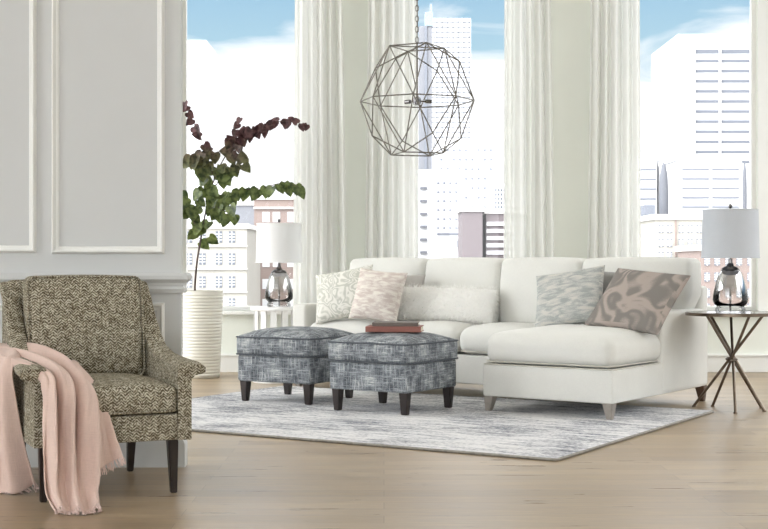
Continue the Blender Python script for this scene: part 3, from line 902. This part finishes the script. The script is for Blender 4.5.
# ------------------------------------------------------------ throw blanket
def catmull(pts, t):
    m = len(pts)-1; x = t*m; i = min(int(x), m-1); f = x-i
    p0, p1, p2, p3 = pts[max(0,i-1)], pts[i], pts[i+1], pts[min(m,i+2)]
    return .5*((2*p1)+(p2-p0)*f+(2*p0-5*p1+4*p2-p3)*f*f+(3*p1-p0-3*p2+p3)*f**3)
def cloth(bm, rows, nu, nv, fold, nf, seed, taper=None, fringe=None):
    g = []
    for j in range(nv+1):
        w = j/nv; cols = [catmull([r[c] for r in rows], w) for c in range(len(rows[0]))]
        g.append([catmull(cols, i/nu) for i in range(nu+1)])
    out = []
    for j in range(nv+1):
        row = []
        for i in range(nu+1):
            a = g[j][min(i+1,nu)]-g[j][max(i-1,0)]; b = g[min(j+1,nv)][i]-g[max(j-1,0)][i]
            n = a.cross(b); n = n.normalized() if n.length > 1e-9 else Vector((0,-1,0))
            u, w = i/nu, j/nv; amp = fold*(.35+.9*w)*(1 if taper is None else taper(w))
            d = amp*(math.sin(2*PI*nf*(u+.06*math.sin(w*3+seed))+seed)+.45*math.sin(2*PI*nf*1.9*u+seed*2+w*1.5))
            d += .003*noise.noise(Vector((u*9, w*14, seed)))
            q = g[j][i]+n*d; q.z = max(q.z, .006+.004*(i % 2))
            row.append(bm.verts.new(q))
        out.append(row)
    for j in range(nv):
        for i in range(nu): bm.faces.new((out[j][i], out[j][i+1], out[j+1][i+1], out[j+1][i]))
    if fringe is not None:
        L = len(out)-1; rr = random.Random(seed)
        for i in range(nu):
            for q in range(2):
                p = out[L][i].co.lerp(out[L][i+1].co, rr.random()); dn = (out[L][i].co-out[L-2][i].co).normalized()
                e = p+dn*rr.uniform(.02,.034)+Vector((rr.uniform(-.008,.008), rr.uniform(-.008,.004), 0)); e.z = max(e.z, .004)
                p = p-dn*.004; p.z = max(p.z, .004)
                add_tube(fringe, [p, (p+e)/2+Vector((rr.uniform(-.004,.004),0,0)), e], .0014, 4)
bm = B(); fr = B()
# main fall: over the arm, across the front of the seat, down to the floor
rows = [
 [P(-12,352,5.30), P(-4,348,5.36), P(6,344,5.42), P(14,342,5.48)],
 [P(6,361,5.10), P(16,354,5.18), P(28,348,5.27), P(40,345,5.36)],
 [P(26,369,4.96), P(38,362,5.04), P(52,357,5.14), P(66,358,5.24)],
 [P(42,378,4.86), P(54,374,4.92), P(70,372,5.00), P(85,377,5.08)],
 [P(45,394,4.83), P(60,392,4.86), P(80,392,4.90), P(97,396,4.98)],
 [P(45,425,4.81), P(60,424,4.84), P(80,424,4.87), P(102,424,4.93)],
 [P(45,462,4.79), P(60,462,4.82), P(80,462,4.85), P(102,462,4.90)],
 [P(46,492,4.77), P(62,493,4.79), P(82,493,4.81), P(100,490,4.86)],
 [P(54,509,4.72), P(68,511,4.71), P(86,511,4.71), P(101,507,4.76)],
]
cloth(bm, rows, 70, 90, .026, 3.1, 1.3, lambda w: .5+.8*math.sin(PI*min(1, w*1.1))**.7, fr)
# the shorter layer on the right, ending above the floor
rows = [
 [P(60,366,5.12), P(66,362,5.18), P(72,361,5.22), P(78,363,5.26)],
 [P(74,378,4.97), P(82,377,5.02), P(89,380,5.06), P(95,386,5.08)],
 [P(82,398,4.94), P(90,398,4.96), P(98,400,4.99), P(105,405,5.02)],
 [P(88,425,4.935), P(97,425,4.95), P(105,427,4.97), P(112,431,4.99)],
 [P(90,450,4.93), P(100,450,4.94), P(110,449,4.96), P(119,448,4.98)],
 [P(92,470,4.93), P(102,467,4.94), P(113,461,4.96), P(122,456,4.98)],
]
cloth(bm, rows, 30, 50, .010, 1.6, 2.6, None, fr)
# the fall outside the arm, on the left of the picture
rows = [
 [P(-30,348,5.44), P(-14,344,5.46), P(4,343,5.46), P(20,346,5.40)],
 [P(-34,356,5.30), P(-18,352,5.26), P(0,352,5.20), P(20,356,5.12)],
 [P(-34,378,5.26), P(-20,374,5.20), P(-4,370,5.12), P(10,367,5.04)],
 [P(-34,405,5.26), P(-20,403,5.20), P(-4,402,5.12), P(12,401,5.04)],
 [P(-34,440,5.26), P(-20,440,5.20), P(-2,440,5.12), P(17,440,5.05)],
 [P(-36,470,5.26), P(-20,472,5.20), P(2,474,5.13), P(25,473,5.08)],
 [P(-38,486,5.26), P(-20,489,5.20), P(2,492,5.14), P(31,490,5.10)],
]
cloth(bm, rows, 60, 60, .026, 2.6, 4.1, lambda w: .4+.7*w, fr)
th_ = obj('throw_blanket', bm, M['throw'], angle=70); tag(th_, 'blush pink fringed throw draped over the armchair arm down to the floor', 'blanket')
so = th_.modifiers.new('thickness', 'SOLIDIFY'); so.thickness = .005; so.offset = 0
fo = obj('fringe', fr, M['fringe'], th_, uv=False); fo['kind'] = 'stuff'

# ------------------------------------------------------------ the city outside
def cm(name, c): return plain(name, srgb(*c), .8, nscale=.15, var=.03)
CM = dict(white=cm('white stone facade', (192,193,195)), cream=cm('cream facade', (154,151,143)), grey=cm('pale grey facade', (116,118,123)),
          brick=cm('faded pink brick', (124,110,104)), mauve=cm('mauve grey facade', (98,90,92)), blue=cm('blue grey cladding', (128,142,160)),
          win=cm('window glazing', (94,98,106)), winlt=cm('pale window glazing', (108,112,120)), dark=cm('dark slate', (92,94,100)), ledge=cm('stone ledge', (190,188,184)))
GZ = -32
city = B(); add_box(city, -400, 500, 40, 900, GZ-1, GZ)
struct('ground', city, cm('city ground', (150,150,148)), smooth=False)
def bld(label, Y, px0, px1, py, color, depth=25, roof=True, zb=None):
    s = Y/F; x0, x1 = (px0-384)*s, (px1-384)*s; z1 = H-(py-YH)*s
    t = thing('building', label, 'building', ((x0+x1)/2, Y, GZ), 0, 'city buildings outside the windows')
    hw = (x1-x0)/2
    bm = B(); add_box(bm, -hw, hw, 0, depth, 0, z1-GZ)
    obj('walls', bm, CM[color], t, smooth=False)
    if roof:
        bm = B(); e = .4; add_box(bm, -hw-e, hw+e, -e, depth+e, z1-GZ-.1, z1-GZ+.7)
        obj('cornice', bm, CM['ledge' if color != 'white' else 'white'], t, smooth=False)
    t['_s'] = s; t['_cx'] = (x0+x1)/2
    return t
def bx(t, name, px0, px1, py0, py1, color, d=.25, dep=.0):
    s = t['_s']; cx = t['_cx']
    x0, x1 = (px0-384)*s-cx, (px1-384)*s-cx; z0, z1 = H-(py1-YH)*s-GZ, H-(py0-YH)*s-GZ
    return obj(name, add_box(B(), x0, x1, -d, .05+dep, z0, z1), CM[color], t, smooth=False)
def sash(t, pxc, pyc, w, h, color='win'):
    f = bx(t, 'window', pxc-w/2, pxc+w/2, pyc-h/2, pyc+h/2, color, .12)
    s = t['_s']; cx = t['_cx']; bm = B()
    x = (pxc-384)*s-cx; z = H-(pyc-YH)*s-GZ; ww, hh_ = w*s/2, h*s/2
    add_box(bm, x-.06, x+.06, -.2, -.1, z-hh_, z+hh_)
    for q in (-.5, 0, .5): add_box(bm, x-ww, x+ww, -.2, -.1, z+q*hh_-.06, z+q*hh_+.06)
    obj('glazing_bars', bm, CM['white'], f, smooth=False)
# left window
t = bld('cream town building with small-paned windows behind the planter', 230, 118, 247, 228, 'cream')
for y in (246, 269, 292): bx(t, 'string_course', 118, 247.5, y-.6, y+.6, 'ledge', .5)
for py in (237, 259, 282, 304):
    for px in (173, 189, 202.5, 219, 232): sash(t, px, py, 6.4, 11.5)
t = bld('pale grey tower block between the cream building and the brick one', 300, 233, 262, 204, 'grey'); t.location.y += 5
t = bld('faded pink brick building behind the left lamp', 262, 254, 312, 199, 'brick')
for py in (217, 240, 262, 284, 304):
    for px in (266, 276.5, 291, 303): bx(t, 'window', px-3.6, px+3.6, py-5, py+5, 'white', .12)
bx(t, 'string_course', 253.5, 312, 207, 209, 'ledge', .5)
t = bld('white tower rising high at the left edge of the left window', 420, 110, 206.5, 40, 'white', roof=False)
t = bld('low white building with a parapet behind the cream one', 380, 205, 262, 184, 'white')
for py in (189, 194): bx(t, 'string_course', 205, 262, py-.5, py+.5, 'ledge', .6)
# middle window
t = bld('slim grey tower with a blue crown seen through the pendant light', 500, 419, 432, 26, 'grey', 8, roof=False)
bx(t, 'fin', 424.5, 427, 26, 170, 'winlt', .6); bx(t, 'crown', 425, 433, 12, 26, 'blue', .5, 6); bx(t, 'mast', 430, 432, 4, 12, 'blue', .5, 3)
t = bld('pale tower with a fine grid of floors right of the slim grey tower', 620, 428, 471, 18, 'white', 20, roof=False)
for i in range(26): bx(t, 'floor_band', 428.5, 470.5, 22+i*5, 22.5+i*5, 'winlt', .3)
for i in range(8): bx(t, 'mullion', 431+i*5.4, 431.4+i*5.4, 18, 150, 'winlt', .5)
t = bld('white office tower dotted with small windows behind the pendant light', 430, 436, 494, 141, 'white', 20)
for r_ in range(9):
    for c_ in range(9):
        if (r_*7+c_*3) % 5: bx(t, 'window', 440+c_*6.2, 442.6+c_*6.2, 149+r_*9.5, 151.2+r_*9.5, 'winlt', .15)
t = bld('white apartment block with dark balcony ends left of the mauve building', 300, 405, 462, 173, 'white', 20)
for i in range(7): bx(t, 'balcony', 420, 427, 187+i*12.8, 189.4+i*12.8, 'dark', .9)
for r_ in range(6):
    for c_ in range(4): bx(t, 'window', 437+c_*6, 439.5+c_*6, 182+r_*9, 184+r_*9, 'winlt', .15)
bx(t, 'window_band', 437, 461, 233, 235, 'win', .2); bx(t, 'window', 457, 461, 240, 248, 'win', .15)
t = bld('narrow white tower with a dense window grid at the right of the middle window', 360, 494, 530, 186, 'white', 20)
for r_ in range(7):
    for c_ in range(4): bx(t, 'window', 495+c_*2.8, 496.6+c_*2.8, 189+r_*4.2, 191.4+r_*4.2, 'win', .15)
t = bld('mauve grey block low in the middle window', 260, 462, 482.5, 211, 'mauve', 14)
t = bld('striped parking building beside the mauve block', 262, 486, 530, 213, 'mauve', 14)
for i in range(5): bx(t, 'parapet', 486.5, 530, 222+i*7.2, 225.6+i*7.2, 'white', .6)
# right window
t = bld('large white office slab with rows of grey window bands in the right window', 300, 678, 806, 34, 'white', 30, roof=False)
for i in range(12):
    y = 49.5+i*10.1
    for a, b in ((695.5,718.5), (721.5,749.5), (752,790)): bx(t, 'window_band', a, b, y, y+(4 if i == 0 else 2.8), 'win', .12)
for px in (694.5, 720, 750.8): bx(t, 'pier', px-.5, px+.5, 44, 166, 'ledge', .6)
t = bld('lower white office wing with thin window bands above the right lamp', 268, 677, 742, 160, 'white', 16)
for i in range(5):
    for a, b in ((682,709), (712,739)): bx(t, 'window_band', a, b, 168.5+i*9.4, 170.3+i*9.4, 'winlt', .12)
t = bld('white block with three grey bands beside the left edge of the right window', 320, 610, 657, 158, 'white', 16, roof=False)
for i in range(4): bx(t, 'window_band', 625, 656, 168.6+i*9.8, 170.4+i*9.8, 'winlt', .12)
def spire(label, Y, px0, px1, py0, py1, color, lean=0):
    s = Y/F; cx = ((px0+px1)/2-384)*s; w = (px1-px0)/2*s; z1 = H-(py0-YH)*s; z0 = GZ
    t = thing('spire', label, 'spire', (cx, Y, GZ), 0)
    bm = B(); n = 12
    prof = []
    zz = H-(py1-YH)*s-GZ
    prof = [(w, 0), (w, zz), (w*.97, zz+(z1-GZ-zz)*.4), (w*.8, zz+(z1-GZ-zz)*.75), (w*.35, zz+(z1-GZ-zz)*.95), (.02, z1-GZ)]
    add_lathe(bm, prof, 24); obj('tower', bm, CM[color], t)
    return t
spire('rounded grey tower top left of the white office wing', 250, 659, 668.5, 162, 214, 'dark')
spire('thin pointed grey spire above the right lamp', 250, 742.5, 746.8, 162, 200, 'dark')
t = bld('pale blue grey stepped tower low at the left of the right window', 240, 641, 658, 215, 'winlt', 12, roof=False)
bx(t, 'crown', 645, 655, 205, 215, 'winlt', .1, 8)
t = bld('pale brick row building above the right end of the sofa', 200, 655, 716, 219, 'cream', 14)
for px in (661, 669.5, 681, 690, 699, 708):
    for py in (229, 243, 256, 270): sash(t, px, py, 5, 8, 'winlt')
for px in (675.5,): bx(t, 'downpipe', px-.7, px+.7, 220, 290, 'brick', .3)
t = bld('faded brick apartment building behind the right lamp', 184, 700, 775, 250, 'brick', 14)
for px in (707, 717, 728, 739, 750, 761):
    for py in (261, 277, 293, 308): sash(t, px, py, 5.4, 9, 'winlt')
for o in bpy.data.objects:
    for kx in ('_s', '_cx'):
        if kx in o: del o[kx]

# ------------------------------------------------------------ sky and sun
w = bpy.data.worlds.new('sky'); bpy.context.scene.world = w; w.use_nodes = True
nt = w.node_tree; N_ = nt.nodes; L_ = nt.links; N_.clear()
def nn(t, **k):
    n = N_.new(t)
    for a, b in k.items(): setattr(n, a, b)
    return n
def mth(op, a, b=None, c=None, clamp=False):
    n = nn('ShaderNodeMath', operation=op); n.use_clamp = clamp
    for i, v in enumerate((a, b, c)):
        if v is None: continue
        if isinstance(v, (int, float)): n.inputs[i].default_value = v
        else: L_.new(v, n.inputs[i])
    return n.outputs[0]
tc = nn('ShaderNodeTexCoord'); sp = nn('ShaderNodeSeparateXYZ'); L_.new(tc.outputs['Generated'], sp.inputs[0])
mp = nn('ShaderNodeMapping'); mp.inputs['Scale'].default_value = (3, 1, 11); L_.new(tc.outputs['Generated'], mp.inputs['Vector'])
no = nn('ShaderNodeTexNoise'); no.inputs['Scale'].default_value = 2.2; no.inputs['Detail'].default_value = 6; no.inputs['Distortion'].default_value = .6
L_.new(mp.outputs[0], no.inputs['Vector'])
e = mth('ADD', sp.outputs[2], mth('MULTIPLY', mth('SUBTRACT', no.outputs['Fac'], .5), .16))
e = mth('ADD', e, mth('MULTIPLY', mth('MAXIMUM', mth('MULTIPLY', sp.outputs[0], -1), 0), .12))
blue = mth('MULTIPLY', mth('SUBTRACT', e, .141), 32, clamp=True)
deep = mth('MULTIPLY', mth('SUBTRACT', sp.outputs[2], .12), 5, clamp=True)
blue = mth('MULTIPLY', blue, mth('MULTIPLY', mth('SUBTRACT', .30, sp.outputs[2]), 12, clamp=True))
mx = nn('ShaderNodeMix', data_type='RGBA'); L_.new(deep, mx.inputs['Factor'])
mx.inputs['A'].default_value = srgb(196,230,242); mx.inputs['B'].default_value = srgb(92,164,224)
m2 = nn('ShaderNodeMix', data_type='RGBA'); L_.new(blue, m2.inputs['Factor'])
m2.inputs['A'].default_value = (1.2,1.21,1.23,1); L_.new(mx.outputs['Result'], m2.inputs['B'])
bg = nn('ShaderNodeBackground'); L_.new(m2.outputs['Result'], bg.inputs['Color'])
L_.new(mth('MULTIPLY_ADD', mth('MULTIPLY', mth('SUBTRACT', sp.outputs[2], .24), 8, clamp=True), 2.2, 1.0), bg.inputs['Strength'])  # unseen upper sky strengthened as added light for curtains and room
# added fill light in the unseen sky behind and left of the viewer
vm = nn('ShaderNodeVectorMath', operation='DOT_PRODUCT'); L_.new(tc.outputs['Generated'], vm.inputs[0])
vm.inputs[1].default_value = Vector((-.75, -.60, .30)).normalized()
lob = mth('MULTIPLY', mth('SUBTRACT', vm.outputs['Value'], .35), 1.9, clamp=True)
bg2 = nn('ShaderNodeBackground'); bg2.inputs['Color'].default_value = (.975, .99, 1.02, 1); L_.new(mth('MULTIPLY', lob, 6.5), bg2.inputs['Strength'])
ad = nn('ShaderNodeAddShader'); L_.new(bg.outputs[0], ad.inputs[0]); L_.new(bg2.outputs[0], ad.inputs[1])
ou = nn('ShaderNodeOutputWorld'); L_.new(ad.outputs[0], ou.inputs['Surface'])
sl = bpy.data.lights.new('sun', 'SUN'); sl.energy = 1.0; sl.angle = TH(2); sl.color = (1, .98, .95)
so = bpy.data.objects.new('sun', sl); C.objects.link(so)
so.rotation_euler = Vector((.25, .62, -.95)).to_track_quat('-Z', 'Y').to_euler()

# ------------------------------------------------------------ camera
cam = bpy.data.cameras.new('camera'); co = bpy.data.objects.new('camera', cam); C.objects.link(co)
co.location = (0, 0, H); co.rotation_euler = (PI/2, 0, 0)
cam.sensor_fit = 'HORIZONTAL'; cam.sensor_width = 36; cam.lens = 36*F/768; cam.clip_end = 2000
cam.shift_y = -(264.5-YH)/768
sc = bpy.context.scene; sc.camera = co
sc.view_settings.view_transform = 'Standard'; sc.view_settings.look = 'None'
sc.view_settings.gamma = 1; sc.view_settings.exposure = 0; sc.view_settings.use_curve_mapping = False
